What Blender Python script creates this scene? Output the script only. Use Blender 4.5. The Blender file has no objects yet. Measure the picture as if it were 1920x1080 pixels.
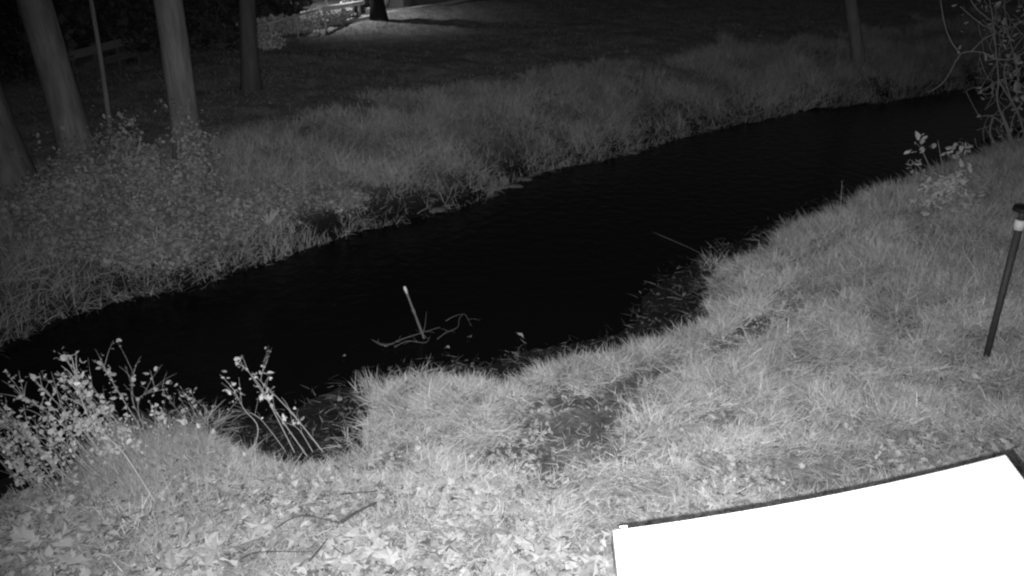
import bpy, math, random
import numpy as np
from mathutils import Vector

random.seed(7)
rng = np.random.default_rng(7)
S = bpy.context.scene
COL = S.collection

# ------------------------------------------------------------------ camera
HC = 5.0                      # camera height over the water (it hangs on the gauge mast)
PITCH = math.radians(25.0)    # below the horizontal
FPX = 1663.0                  # focal length in pixels of a 1920 px wide picture
cd = bpy.data.cameras.new('camera')
cam = bpy.data.objects.new('camera', cd)
COL.objects.link(cam)
cam.location = (0, 0, HC)
cam.rotation_euler = (math.pi / 2 - PITCH, 0, 0)
cd.sensor_width = 36.0
cd.lens = 36.0 * FPX / 1920.0
cd.clip_start = 0.05
cd.clip_end = 2000
cd.dof.use_dof = True
cd.dof.focus_distance = 5.5
cd.dof.aperture_fstop = 4.2
S.camera = cam

# ------------------------------------------------------------------ night sky
w = bpy.data.worlds.new('World')
S.world = w
w.use_nodes = True
nt = w.node_tree
nt.nodes.clear()
sky = nt.nodes.new('ShaderNodeTexSky')
sky.sky_type = 'NISHITA'
sky.sun_disc = False
sky.sun_elevation = math.radians(-2)
sky.sun_rotation = math.radians(100)
bw = nt.nodes.new('ShaderNodeRGBToBW')
bg = nt.nodes.new('ShaderNodeBackground')
bg.inputs['Strength'].default_value = 0.15
wo = nt.nodes.new('ShaderNodeOutputWorld')
nt.links.new(sky.outputs[0], bw.inputs[0])
nt.links.new(bw.outputs[0], bg.inputs['Color'])
nt.links.new(bg.outputs[0], wo.inputs['Surface'])

# ------------------------------------------------------------------ lights
# the infrared illuminator: LED just beside and below the lens; added fill above it lightens the lid's shadow
def spot(name, loc, power, size, blend, aim, r):
    l = bpy.data.lights.new(name, 'SPOT')
    l.energy = power
    l.spot_size = math.radians(size)
    l.spot_blend = blend
    l.shadow_soft_size = r
    o = bpy.data.objects.new(name, l)
    COL.objects.link(o)
    o.location = loc
    o.rotation_euler = (Vector(aim) - Vector(loc)).to_track_quat('-Z', 'Y').to_euler()
    return o
spot('infrared_led', (-0.027, 0.0, HC - 0.042), 2430, 84, 1.0, (0.40, 9.0, 0.3), 0.006)
spot('upper_fill_lamp', (0.02, 0.0, HC + 0.05), 620, 84, 1.0, (0.40, 9.0, 0.3), 0.01)

S.view_settings.view_transform = 'Standard'
S.view_settings.look = 'None'
S.view_settings.exposure = 0.0
S.view_settings.gamma = 1.0
S.view_settings.use_curve_mapping = False
S.render.engine = 'CYCLES'
S.cycles.use_denoising = True
S.cycles.max_bounces = 5
S.cycles.diffuse_bounces = 3
S.cycles.filter_width = 2.2

# ------------------------------------------------------------------ photo pixel -> world
CP, SP = math.cos(PITCH), math.sin(PITCH)
def ray(px, py):
    u = (px - 960.0) / FPX
    v = (540.0 - py) / FPX
    return np.array([u, CP + v * SP, -SP + v * CP])
def at_z(px, py, z):
    d = ray(px, py)
    t = (z - HC) / d[2]
    return np.array([d[0] * t, d[1] * t, z])
def at_y(px, py, Y):
    d = ray(px, py)
    t = Y / d[1]
    return np.array([d[0] * t, Y, HC + d[2] * t])

# ------------------------------------------------------------------ helpers
def tag(o, label=None, cat=None, group=None, kind=None):
    if label: o['label'] = label
    if cat: o['category'] = cat
    if group: o['group'] = group
    if kind: o['kind'] = kind
    return o
def link(name, me, mat=None, parent=None):
    o = bpy.data.objects.new(name, me)
    COL.objects.link(o)
    if mat is not None and me is not None and not me.materials:
        me.materials.append(mat)
    if parent is not None:
        o.parent = parent
        o.location = -Vector(parent.location)
    return o
def empty(name, loc):
    o = bpy.data.objects.new(name, None)
    COL.objects.link(o)
    o.location = Vector([float(c) for c in loc])
    o.empty_display_size = 0.1
    return o
def mesh_np(name, V, loops, starts, totals, tone=None, smooth=False):
    me = bpy.data.meshes.new(name)
    me.vertices.add(len(V))
    me.vertices.foreach_set('co', np.asarray(V, np.float32).ravel())
    me.loops.add(len(loops))
    me.loops.foreach_set('vertex_index', np.asarray(loops, np.int32))
    me.polygons.add(len(starts))
    me.polygons.foreach_set('loop_start', np.asarray(starts, np.int32))
    me.polygons.foreach_set('loop_total', np.asarray(totals, np.int32))
    if smooth:
        me.polygons.foreach_set('use_smooth', np.ones(len(starts), bool))
    me.update(calc_edges=True)
    if tone is not None:
        a = me.attributes.new('tone', 'FLOAT', 'POINT')
        a.data.foreach_set('value', np.asarray(tone, np.float32))
    return me
def mesh_py(name, V, F, smooth=False):
    me = bpy.data.meshes.new(name)
    me.from_pydata([tuple(float(c) for c in v) for v in V], [], F)
    if smooth:
        for p in me.polygons: p.use_smooth = True
    me.update()
    return me

def grey(name, val, rough=0.85, scale=20.0, amp=0.35, tone=False, spec=0.2, bump=0.0, detail=4.0, stretch=None, metallic=0.0, scale2=None, amp2=0.0):
    """grey procedural material: noise-varied base value, optional per-vertex tone"""
    m = bpy.data.materials.new(name)
    m.use_nodes = True
    n = m.node_tree
    p = n.nodes['Principled BSDF']
    p.inputs['Roughness'].default_value = rough
    p.inputs['Specular IOR Level'].default_value = spec
    p.inputs['Metallic'].default_value = metallic
    tc = n.nodes.new('ShaderNodeTexCoord')
    mp = n.nodes.new('ShaderNodeMapping')
    if stretch: mp.inputs['Scale'].default_value = stretch
    n.links.new(tc.outputs['Object'], mp.inputs['Vector'])
    def noise(sc, lo, hi):
        nz = n.nodes.new('ShaderNodeTexNoise')
        nz.inputs['Scale'].default_value = sc
        nz.inputs['Detail'].default_value = detail
        nz.inputs['Roughness'].default_value = 0.65
        n.links.new(mp.outputs[0], nz.inputs['Vector'])
        mr = n.nodes.new('ShaderNodeMapRange')
        mr.inputs['From Min'].default_value = 0.3
        mr.inputs['From Max'].default_value = 0.7
        mr.inputs['To Min'].default_value = lo
        mr.inputs['To Max'].default_value = hi
        n.links.new(nz.outputs['Fac'], mr.inputs['Value'])
        return nz, mr
    nz, mr = noise(scale, val * (1 - amp), val * (1 + amp))
    out = mr.outputs[0]
    if scale2:
        _, m2 = noise(scale2, 1 - amp2, 1 + amp2)
        mu = n.nodes.new('ShaderNodeMath'); mu.operation = 'MULTIPLY'
        n.links.new(out, mu.inputs[0]); n.links.new(m2.outputs[0], mu.inputs[1]); out = mu.outputs[0]
    if tone:
        at = n.nodes.new('ShaderNodeAttribute'); at.attribute_name = 'tone'
        mu = n.nodes.new('ShaderNodeMath'); mu.operation = 'MULTIPLY'
        n.links.new(out, mu.inputs[0]); n.links.new(at.outputs['Fac'], mu.inputs[1]); out = mu.outputs[0]
    cl = n.nodes.new('ShaderNodeMath'); cl.operation = 'MINIMUM'; cl.inputs[1].default_value = 0.9
    n.links.new(out, cl.inputs[0])
    n.links.new(cl.outputs[0], p.inputs['Base Color'])
    if bump:
        b = n.nodes.new('ShaderNodeBump')
        b.inputs['Strength'].default_value = bump
        b.inputs['Distance'].default_value = 0.02
        n.links.new(nz.outputs['Fac'], b.inputs['Height'])
        n.links.new(b.outputs[0], p.inputs['Normal'])
    return m

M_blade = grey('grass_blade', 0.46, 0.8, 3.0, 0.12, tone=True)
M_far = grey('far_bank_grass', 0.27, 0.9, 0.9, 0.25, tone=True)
M_leaf = grey('dry_leaf', 0.41, 0.7, 40, 0.15, tone=True)
M_weedleaf = grey('weed_leaf', 0.62, 0.6, 60, 0.18)
M_vine = grey('vine_bark', 0.36, .8, 40, .3)
M_stem = grey('weed_stem', 0.50, 0.7, 50, 0.25)
M_soil = grey('creek_soil', 0.13, 0.95, 14, 0.5, bump=0.5, detail=8, scale2=1.3, amp2=0.35)
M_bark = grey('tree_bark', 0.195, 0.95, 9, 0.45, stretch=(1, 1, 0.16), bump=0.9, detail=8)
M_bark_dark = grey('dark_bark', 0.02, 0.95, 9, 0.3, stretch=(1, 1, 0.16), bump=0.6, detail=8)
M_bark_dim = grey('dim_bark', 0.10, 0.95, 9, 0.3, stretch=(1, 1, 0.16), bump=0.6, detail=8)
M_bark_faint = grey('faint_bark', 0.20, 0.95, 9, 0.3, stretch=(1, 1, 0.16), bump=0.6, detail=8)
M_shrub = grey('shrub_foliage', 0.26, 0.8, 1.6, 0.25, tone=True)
M_wood = grey('weathered_wood', 0.17, 0.8, 30, 0.4, stretch=(1, 1, 0.2), bump=0.4)
M_pale = grey('pale_paint', 0.70, 0.5, 30, 0.08)
M_darkwood = grey('dark_twig_bark', 0.10, 0.9, 30, 0.4, bump=0.3)
M_lid = grey('white_enclosure_paint', 0.55, 0.5, 3, 0.05, spec=0.4, bump=0.02)
M_lid_shadow = grey('lid_shadow_dark', 0.05, 0.6, 30, 0.3)  # shade colour of the strip that stands for the lid's shadow
M_steel = grey('dark_steel', 0.055, 0.6, 40, 0.3, spec=0.3)
M_wall = grey('shed_wall_board', 0.35, 0.8, 6, 0.2, stretch=(1, 1, 0.3))
M_wallgrey = grey('grey_wall_board', 0.16, 0.8, 6, 0.2, stretch=(1, 1, 0.3))
M_concrete = grey('concrete_kerb', 0.42, 0.9, 12, 0.25, bump=0.2)
M_black = grey('black_plastic', 0.02, 0.5, 20, 0.2)
M_metalpale = grey('bare_metal', 0.55, 0.45, 20, 0.2, spec=0.5)

# ------------------------------------------------------------------ terrain from the two bank lines
near_px = [(-420, 1080), (-160, 985), (0, 925), (130, 885), (210, 812), (300, 782), (400, 800), (500, 838), (590, 862), (655, 846),
           (672, 780), (680, 735), (740, 708), (830, 694), (930, 700), (985, 686), (1040, 655), (1130, 640), (1230, 612),
           (1300, 585), (1335, 545), (1345, 500), (1400, 462), (1490, 424), (1560, 392), (1640, 352), (1720, 326),
           (1800, 296), (1880, 262), (1960, 226)]
far_px = [(-420, 800), (-150, 690), (0, 640), (110, 588), (210, 552), (270, 541), (340, 528), (450, 494), (560, 456), (640, 428), (740, 405),
          (830, 385), (900, 362), (950, 335), (1020, 309), (1120, 291), (1200, 270), (1300, 240), (1400, 221), (1500, 200),
          (1650, 184), (1750, 168), (1860, 146), (1960, 124)]
near = [at_z(x, y + (13 if x > 150 else 0) + (14 if 840 < x < 1340 else 0), 0.33)[:2] for x, y in near_px]
far = [at_z(x, y, 0.08)[:2] for x, y in far_px]
near = [np.array([-60.0, 3.0]), np.array([-14, 3.2])] + near + [near[-1] + np.array([7, 6.0]), near[-1] + np.array([30, 18.0])]
far = [np.array([-60.0, 9.0]), np.array([-18, 8.0])] + far + [far[-1] + np.array([9, 4.0]), far[-1] + np.array([40, 18.0])]
near = np.array(near); far = np.array(far)

def seg_dist(X, Y, L):
    D = np.full(X.shape, 1e9)
    for a, b in zip(L[:-1], L[1:]):
        ab = b - a
        t = np.clip(((X - a[0]) * ab[0] + (Y - a[1]) * ab[1]) / (ab @ ab), 0, 1)
        D = np.minimum(D, np.hypot(X - a[0] - t * ab[0], Y - a[1] - t * ab[1]))
    return D
def inside(X, Y, P):
    c = np.zeros(X.shape, bool)
    n = len(P)
    for i in range(n):
        x0, y0 = P[i]; x1, y1 = P[(i + 1) % n]
        if y0 == y1: continue
        k = ((y0 > Y) != (y1 > Y)) & (X < (x1 - x0) * (Y - y0) / (y1 - y0) + x0)
        c ^= k
    return c
near_poly = np.vstack([near, [[900, near[-1][1] + 1], [900, -900], [-900, -900], [-900, 3]]])
far_poly = np.vstack([far, [[900, far[-1][1] + 1], [900, 900], [-900, 900], [-900, 9]]])

def value_noise(X, Y, scale, seed):
    r = np.random.default_rng(seed)
    G = r.random((256, 256))
    x = X / scale; y = Y / scale
    xi = np.floor(x).astype(int); yi = np.floor(y).astype(int)
    fx = x - xi; fy = y - yi
    fx = fx * fx * (3 - 2 * fx); fy = fy * fy * (3 - 2 * fy)
    g = lambda a, b: G[a % 256, b % 256]
    return (g(xi, yi) * (1 - fx) + g(xi + 1, yi) * fx) * (1 - fy) + (g(xi, yi + 1) * (1 - fx) + g(xi + 1, yi + 1) * fx) * fy
def fbm(X, Y, scale, seed, o=4):
    s = 0; a = 0.5; t = 0
    for k in range(o):
        s = s + a * value_noise(X, Y, scale / 2 ** k, seed + k); t += a; a *= 0.55
    return s / t

def grow(start, end, first, ratio):
    out = [start]; st = first
    while (out[-1] < end) if end > start else (out[-1] > end):
        out.append(out[-1] + (st if end > start else -st)); st *= ratio
    return out[1:]
xs = np.array(sorted(grow(-13, -900, 0.1, 1.18)) + list(np.arange(-13, 17.001, 0.085)) + grow(17.001, 900, 0.1, 1.18))
ys = np.array(sorted(grow(1.5, -900, 0.1, 1.2)) + list(np.arange(1.5, 28.001, 0.085)) + grow(28.001, 900, 0.1, 1.15))
GX, GY = np.meshgrid(xs, ys)
wig = (fbm(GX, GY, 1.1, 11) - 0.5) * 0.5
dn_g = seg_dist(GX, GY, near) * np.where(inside(GX, GY, near_poly), 1, -1)
df_g = seg_dist(GX, GY, far) * np.where(inside(GX, GY, far_poly), 1, -1)
hn = np.interp(dn_g + np.where(dn_g < 0, wig, wig * .3), [-2.2, -0.95, -0.2, 0.0, 0.3, 0.8, 2.2, 5, 12], [-0.8, -0.02, 0.07, 0.20, 0.42, 0.55, 0.72, 0.92, 1.05])
hf = np.interp(df_g + wig * 0.3, [-2.0, -0.35, -0.05, 0.15, 0.5, 1.6, 3.5, 9, 40, 400], [-0.8, -0.10, 0.02, 0.22, 0.45, 0.75, 1.0, 1.25, 1.6, 3.5])
HG = np.maximum(hn, hf)
land = np.clip((HG - 0.05) * 3, 0, 1)
HG = HG + land * ((fbm(GX, GY, 1.6, 21) - 0.5) * 0.22 + (fbm(GX, GY, 0.35, 31) - 0.5) * 0.06)

def sample(G, X, Y):
    X = np.asarray(X, float); Y = np.asarray(Y, float)
    i = np.clip(np.searchsorted(xs, X) - 1, 0, len(xs) - 2)
    j = np.clip(np.searchsorted(ys, Y) - 1, 0, len(ys) - 2)
    fx = (X - xs[i]) / (xs[i + 1] - xs[i]); fy = (Y - ys[j]) / (ys[j + 1] - ys[j])
    return (G[j, i] * (1 - fx) + G[j, i + 1] * fx) * (1 - fy) + (G[j + 1, i] * (1 - fx) + G[j + 1, i + 1] * fx) * fy
def height(X, Y): return sample(HG, X, Y)
def ground_at(px, py):
    d = ray(px, py)
    t = np.arange(2.5, 90, 0.03)
    P = d[None] * t[:, None]; P[:, 2] += HC
    hit = P[:, 2] <= np.maximum(height(P[:, 0], P[:, 1]), 0.0)
    k = int(np.argmax(hit)) if hit.any() else len(t) - 1
    p = P[k].copy(); p[2] = max(float(height(p[0], p[1])), 0.0)
    return p
def project(P):
    """world points -> photo pixels (to lay the bare patches where they are on the bank)"""
    X, Y, Z = P[:, 0], P[:, 1], P[:, 2] - HC
    dep = Y * CP - Z * SP
    up = Y * SP + Z * CP
    return 960 + FPX * X / dep, 540 - FPX * up / dep

nx, ny = len(xs), len(ys)
V = np.stack([GX, GY, HG], -1).reshape(-1, 3)
idx = np.arange(nx * ny).reshape(ny, nx)
Q = np.stack([idx[:-1, :-1], idx[:-1, 1:], idx[1:, 1:], idx[1:, :-1]], -1).reshape(-1)
nq = (nx - 1) * (ny - 1)
lawn_t = np.clip((sample(df_g, GX, GY) - 2.0) / 1.5, 0, 1)
wetness = np.where(df_g > -.6, np.clip(df_g / 0.9 + .02, .05, 1), np.clip(dn_g / .35 + .15, .13, 1)).ravel()     # wet mud is dark, the turf behind it dry
tone = (1.0 + lawn_t.ravel() * 0.1 + np.clip(dn_g.ravel() - 0.1, 0, 1) * 1.1 + np.clip(df_g.ravel() - 0.2, 0, 1) * .55) * wetness
me = mesh_np('ground', V, Q, np.arange(nq) * 4, np.full(nq, 4), tone=tone, smooth=True)
M_ground = grey('bank_soil_and_turf', 0.14, 0.95, 16, 0.6, tone=True, bump=0.9, detail=10, scale2=2.2, amp2=0.35)
ground = link('ground', me, M_ground); tag(ground, kind='structure')

# ------------------------------------------------------------------ water
m = bpy.data.materials.new('creek_water'); m.use_nodes = True
n = m.node_tree; p = n.nodes['Principled BSDF']
p.inputs['Base Color'].default_value = (0.006, 0.006, 0.006, 1)
p.inputs['Roughness'].default_value = 0.12
p.inputs['IOR'].default_value = 1.33
p.inputs['Specular IOR Level'].default_value = 0.25
tc = n.nodes.new('ShaderNodeTexCoord'); nz = n.nodes.new('ShaderNodeTexNoise'); nz.inputs['Scale'].default_value = 5
nz.inputs['Detail'].default_value = 5
b = n.nodes.new('ShaderNodeBump'); b.inputs['Strength'].default_value = 0.35; b.inputs['Distance'].default_value = 0.05
n.links.new(tc.outputs['Object'], nz.inputs['Vector']); n.links.new(nz.outputs['Fac'], b.inputs['Height']); n.links.new(b.outputs[0], p.inputs['Normal'])
me = mesh_py('creek_water', [(-300, -2, 0), (300, -2, 0), (300, 120, 0), (-300, 120, 0)], [(0, 1, 2, 3)])
water = link('creek_water', me, m); tag(water, kind='structure')

# ------------------------------------------------------------------ geometry batches
def blades(name, P, az, L, W, th0, th1, tone, mat, seg=3, twist=None):
    """curved tapering blades as one mesh; th = angle from vertical at root / tip"""
    n = len(P)
    ts = np.linspace(0, 1, seg + 1)
    ca, sa = np.cos(az), np.sin(az)
    pos = [P]
    cur = P.copy()
    for k in range(seg):
        th = th0 + (th1 - th0) * (ts[k] + ts[k + 1]) / 2
        step = (L / seg)[:, None] * np.stack([ca * np.sin(th), sa * np.sin(th), np.cos(th)], -1)
        cur = cur + step
        pos.append(cur)
    tw = rng.uniform(-0.9, 0.9, n) if twist is None else twist
    side = np.stack([-sa * np.cos(tw), ca * np.cos(tw), np.sin(tw)], -1)
    rows = []
    for k in range(seg):
        wd = (W * (1 - 0.75 * (ts[k] ** 1.5)) * 0.5)[:, None]
        rows += [pos[k] - side * wd, pos[k] + side * wd]
    rows.append(pos[seg])
    Vt = np.stack(rows, 1)                                  # n, 2seg+1, 3
    nv = 2 * seg + 1
    base = (np.arange(n) * nv)[:, None]
    lp = []
    for k in range(seg - 1):
        lp += [2 * k, 2 * k + 1, 2 * k + 3, 2 * k + 2]
    lp += [2 * seg - 2, 2 * seg - 1, 2 * seg]
    loops = (base + np.array(lp)[None]).ravel()
    tot = np.tile(np.array([4] * (seg - 1) + [3]), n)
    st = np.concatenate([[0], np.cumsum(tot)[:-1]])
    tn = np.repeat(tone, nv)
    me = mesh_np(name, Vt.reshape(-1, 3), loops, st, tot, tone=tn)
    return link(name, me, mat)

def rot_batch(n, tilt, az=None):
    """rotation matrices: random heading, then tilt about a random horizontal axis"""
    a = rng.uniform(0, 2 * np.pi, n) if az is None else az
    b = rng.uniform(0, 2 * np.pi, n)
    ux, uy = np.cos(b), np.sin(b)
    c, s = np.cos(tilt), np.sin(tilt)
    R1 = np.zeros((n, 3, 3)); R1[:, 0, 0] = np.cos(a); R1[:, 0, 1] = -np.sin(a); R1[:, 1, 0] = np.sin(a); R1[:, 1, 1] = np.cos(a); R1[:, 2, 2] = 1
    R2 = np.zeros((n, 3, 3))
    R2[:, 0, 0] = c + ux * ux * (1 - c); R2[:, 0, 1] = ux * uy * (1 - c); R2[:, 0, 2] = uy * s
    R2[:, 1, 0] = ux * uy * (1 - c); R2[:, 1, 1] = c + uy * uy * (1 - c); R2[:, 1, 2] = -ux * s
    R2[:, 2, 0] = -uy * s; R2[:, 2, 1] = ux * s; R2[:, 2, 2] = c
    return R2 @ R1
def batch(name, tv, tf, P, R, sc, tone, mat, parent=None):
    tv = np.asarray(tv, float); n = len(P)
    V = np.einsum('nij,kj->nki', R, tv) * sc[:, None, None] + P[:, None]
    k = len(tv)
    loops = []; tot = []
    for f in tf: loops += list(f); tot.append(len(f))
    L = (np.arange(n)[:, None] * k + np.array(loops)[None]).ravel()
    T = np.tile(np.array(tot), n)
    st = np.concatenate([[0], np.cumsum(T)[:-1]])
    me = mesh_np(name, V.reshape(-1, 3), L, st, T, tone=np.repeat(tone, k))
    return link(name, me, mat, parent)

def leaf_template(kind):
    if kind == 'maple':
        rad = [(0, -.5, .0), (.16, -.22, .02), (.46, -.30, .07), (.30, -.05, .02), (.52, .18, .09), (.22, .16, .02), (.20, .34, .03), (0, .58, .10),
               (-.20, .34, .03), (-.22, .16, .02), (-.52, .18, .08), (-.30, -.05, .02), (-.46, -.30, .06), (-.16, -.22, .02)]
    elif kind == 'oval':
        rad = [(0, -.5, 0), (.22, -.30, .03), (.33, 0, .07), (.25, .28, .05), (0, .5, .0), (-.25, .28, .05), (-.33, 0, .07), (-.22, -.30, .03)]
    elif kind == 'round':
        rad = [(0, -.45, 0), (.36, -.26, .05), (.46, .08, .09), (.28, .38, .06), (0, .5, .02), (-.28, .38, .06), (-.46, .08, .09), (-.36, -.26, .05)]
    V = [(0, 0, 0)] + rad
    F = [(0, 1 + i, 1 + (i + 1) % len(rad)) for i in range(len(rad))]
    return V, F

def crumple(T, seed, amt=1.0):
    r = random.Random(seed)
    a = r.uniform(0, 6.28); ca, sa = math.cos(a), math.sin(a)
    fold = r.uniform(.5, 1.6) * r.choice((-1, 1)) * amt; sx = r.uniform(.6, 1.05)
    V = []
    for x, y, z in T[0]:
        x = x * sx * (1 + r.uniform(-.28, .28)); y = y * (1 + r.uniform(-.28, .28))
        u = x * ca + y * sa; w_ = -x * sa + y * ca
        V.append((x - ca * abs(u) * u * .6, y - sa * abs(u) * u * .6, fold * u * u + r.uniform(-.06, .06) + .5 * amt * r.uniform(-1, 1) * w_ * w_))
    return V, T[1]

def tube_data(pts, rad, sides=7, rough=0.0):
    pts = [Vector([float(c) for c in q]) for q in pts]
    V, F = [], []
    N = len(pts)
    ref = Vector((0.13, 0.21, 0.97))
    for i, q in enumerate(pts):
        d = (pts[min(i + 1, N - 1)] - pts[max(i - 1, 0)]).normalized()
        if abs(d.dot(ref)) > 0.95: ref = Vector((0.97, 0.2, 0.1))
        a = d.cross(ref).normalized(); b = d.cross(a)
        r = rad[i] if hasattr(rad, '__len__') else rad
        for k in range(sides):
            t = 2 * math.pi * k / sides
            rr = r * (1 + rough * random.uniform(-1, 1))
            V.append(q + a * (math.cos(t) * rr) + b * (math.sin(t) * rr))
    for i in range(N - 1):
        for k in range(sides):
            F.append((i * sides + k, i * sides + (k + 1) % sides, (i + 1) * sides + (k + 1) % sides, (i + 1) * sides + k))
    F.append(tuple(reversed(range(sides)))); F.append(tuple((N - 1) * sides + k for k in range(sides)))
    return V, F
def tube(name, pts, rad, mat, parent=None, sides=7, rough=0.0):
    V, F = tube_data(pts, rad, sides, rough)
    return link(name, mesh_py(name, V, F, True), mat, parent)
def tubes(name, lst, mat, parent=None, sides=5, rough=0.0):
    V, F = [], []
    for pts, rad in lst:
        v, f = tube_data(pts, rad, sides, rough)
        o = len(V); V += v; F += [tuple(i + o for i in q) for q in f]
    return link(name, mesh_py(name, V, F, True), mat, parent)
def smooth_path(pts, n=5):
    P = [np.array(p, float) for p in pts]
    if len(P) < 3: return [P[0] + (P[-1] - P[0]) * t for t in np.linspace(0, 1, n)]
    Q = [P[0] * 2 - P[1]] + P + [P[-1] * 2 - P[-2]]
    out = []
    for i in range(1, len(Q) - 2):
        for t in np.linspace(0, 1, n, endpoint=False):
            a, b_, c, d = Q[i - 1], Q[i], Q[i + 1], Q[i + 2]
            out.append(0.5 * ((2 * b_) + (c - a) * t + (2 * a - 5 * b_ + 4 * c - d) * t * t + (3 * b_ - a - 3 * c + d) * t ** 3))
    out.append(P[-1])
    return out
def box_data(o, ux, uy, uz):
    """box from corner o and three edge vectors"""
    o, ux, uy, uz = [Vector([float(c) for c in q]) for q in (o, ux, uy, uz)]
    V = [o, o + ux, o + ux + uy, o + uy, o + uz, o + ux + uz, o + ux + uy + uz, o + uy + uz]
    F = [(3, 2, 1, 0), (4, 5, 6, 7), (0, 1, 5, 4), (1, 2, 6, 5), (2, 3, 7, 6), (3, 0, 4, 7)]
    return V, F
def box(name, o, ux, uy, uz, mat, parent=None, bevel=0.0):
    V, F = box_data(o, ux, uy, uz)
    ob = link(name, mesh_py(name, V, F), mat, parent)
    if bevel:
        b = ob.modifiers.new('bevel', 'BEVEL'); b.width = bevel; b.segments = 2
    return ob

# ------------------------------------------------------------------ white enclosure below the camera
ZL = 3.35
A = at_z(1150, 995, ZL); B = at_z(1885, 853, ZL)
C = at_z(1164, 1120, ZL); D = at_z(2060, 1085, ZL)
box_root = empty('equipment_enclosure', ((A + D) / 2 * np.array([1, 1, 0]) + np.array([0, 0, 0.9])))
tag(box_root, 'white flat topped equipment enclosure with modelled shadow strip at the lower right under the camera', 'enclosure')
def quad_grid(a, b, c, d, bow, nx=24, ny=10, thick=0.035):
    """slightly bowed sheet between four corners, with real thickness"""
    top = []
    for j in range(ny + 1):
        v = j / ny
        for i in range(nx + 1):
            u = i / nx
            q = (a * (1 - u) + b * u) * (1 - v) + (c * (1 - u) + d * u) * v
            q = q + bow * (4 * u * (1 - u)) * (1 - v)
            top.append(q)
    n1 = len(top)
    V = top + [q - np.array([0, 0, thick]) for q in top]
    F = []
    g = lambda i, j: j * (nx + 1) + i
    for j in range(ny):
        for i in range(nx):
            F.append((g(i, j), g(i, j + 1), g(i + 1, j + 1), g(i + 1, j)))
            F.append((n1 + g(i, j), n1 + g(i + 1, j), n1 + g(i + 1, j + 1), n1 + g(i, j + 1)))
    for i in range(nx):
        F.append((g(i, 0), g(i + 1, 0), n1 + g(i + 1, 0), n1 + g(i, 0)))
        F.append((g(i, ny), n1 + g(i, ny), n1 + g(i + 1, ny), g(i + 1, ny)))
    for j in range(ny):
        F.append((g(0, j), n1 + g(0, j), n1 + g(0, j + 1), g(0, j + 1)))
        F.append((g(nx, j), g(nx, j + 1), n1 + g(nx, j + 1), n1 + g(nx, j)))
    return V, F
# near side of the lid runs on past the frame, square to the far edge
far_dir = (B - A); 
left_dir = (C - A) / np.linalg.norm(C - A); right_dir = (D - B) / np.linalg.norm(D - B)
Cn = A + left_dir * 0.95; Dn = B + right_dir * 1.05
BOW = np.array([0.0, -0.028, 0.0])
Vq, Fq = quad_grid(A, B, Cn, Dn, BOW)
link('lid', mesh_py('lid', Vq, Fq), M_lid, box_root)
# dark strip just outside and below the lid: its cast shadow built as a sheet
cen = (A + B + Cn + Dn) / 4
def outset(q, k): 
    dd = (q - cen); dd[2] = 0
    return q + dd / np.linalg.norm(dd) * k
ux_ = (B - A) / np.linalg.norm(B - A); un_ = np.array([-ux_[1], ux_[0], 0])
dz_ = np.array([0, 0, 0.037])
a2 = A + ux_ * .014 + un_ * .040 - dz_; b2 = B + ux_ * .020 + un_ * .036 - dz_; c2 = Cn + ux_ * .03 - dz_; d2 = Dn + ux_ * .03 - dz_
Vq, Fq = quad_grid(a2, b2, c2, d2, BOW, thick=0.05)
link('lid_shadow_strip', mesh_py('lid_shadow_strip', Vq, Fq), M_lid_shadow, box_root)
a3, b3, c3, d3 = [outset(q.copy(), -0.05) for q in (A, B, Cn, Dn)]
V = []
for q in (a3, b3, d3, c3): V.append((q[0], q[1], ZL - 0.1))
for q in (a3, b3, d3, c3): V.append((q[0], q[1], 0.6))
link('cabinet_body', mesh_py('cabinet_body', V, [(0, 1, 2, 3), (7, 6, 5, 4), (0, 4, 5, 1), (1, 5, 6, 2), (2, 6, 7, 3), (3, 7, 4, 0)]), M_lid, box_root)
# small chip of dirt and a latch near the corner of the lid
hx = at_z(1170, 990, ZL)
box('latch', hx + np.array([-.012, -.002, 0.001]), (0.022, 0.003, 0), (-0.001, 0.006, 0), (0, 0, 0.003), M_lid, box_root, 0.002)

# ------------------------------------------------------------------ near bank grass
def scatter(x0, x1, y0, y1, dens, margin=150):
    n = int((x1 - x0) * (y1 - y0) * dens)
    X = rng.uniform(x0, x1, n); Y = rng.uniform(y0, y1, n)
    Z = height(X, Y)
    P = np.stack([X, Y, Z], -1)
    px, py = project(P)
    k = (px > -margin) & (px < 1920 + margin) & (py > -margin) & (py < 1080 + margin * 2.5)
    return P[k], px[k], py[k]

bare = [  # centre and radii in photo pixels, turn, strength of the bare patches on the bank
    (1075, 795, 120, 50, -0.30, 1.2), (990, 862, 115, 46, -0.12, 1.0), (1120, 865, 70, 16, -.1, .8), (1030, 885, 90, 16, 0.0, .75), (1190, 718, 75, 15, -0.30, 1.0), (1260, 690, 40, 8, -.3, .5),
    (1408, 622, 72, 22, -0.62, 1.35), (1370, 655, 35, 8, 0, .8), (1200, 862, 48, 9, -.25, .9), (1185, 770, 25, 14, 0, .8), (1360, 640, 30, 8, -.4, .7),
    (1050, 730, 40, 13, 0, .6), (865, 815, 40, 10, 0, .45), (770, 808, 40, 10, 0, .5), (1450, 585, 40, 8, -.5, .55), (1230, 800, 12, 8, 0, .6), (1540, 640, 30, 8, 0, .5),
    (390, 1010, 60, 26, 0.2, .6), (745, 1030, 50, 22, 0, .55), (835, 1010, 60, 14, 0, .45), (480, 940, 60, 22, 0, .45), (320, 930, 40, 20, .5, .5), (1100, 1005, 30, 14, 0, .4),
    (1500, 915, 50, 12, 0, .35), (1700, 880, 50, 14, 0, .35), (1650, 700, 50, 14, 0, .35), (610, 980, 50, 20, 0, .5)]
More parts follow.
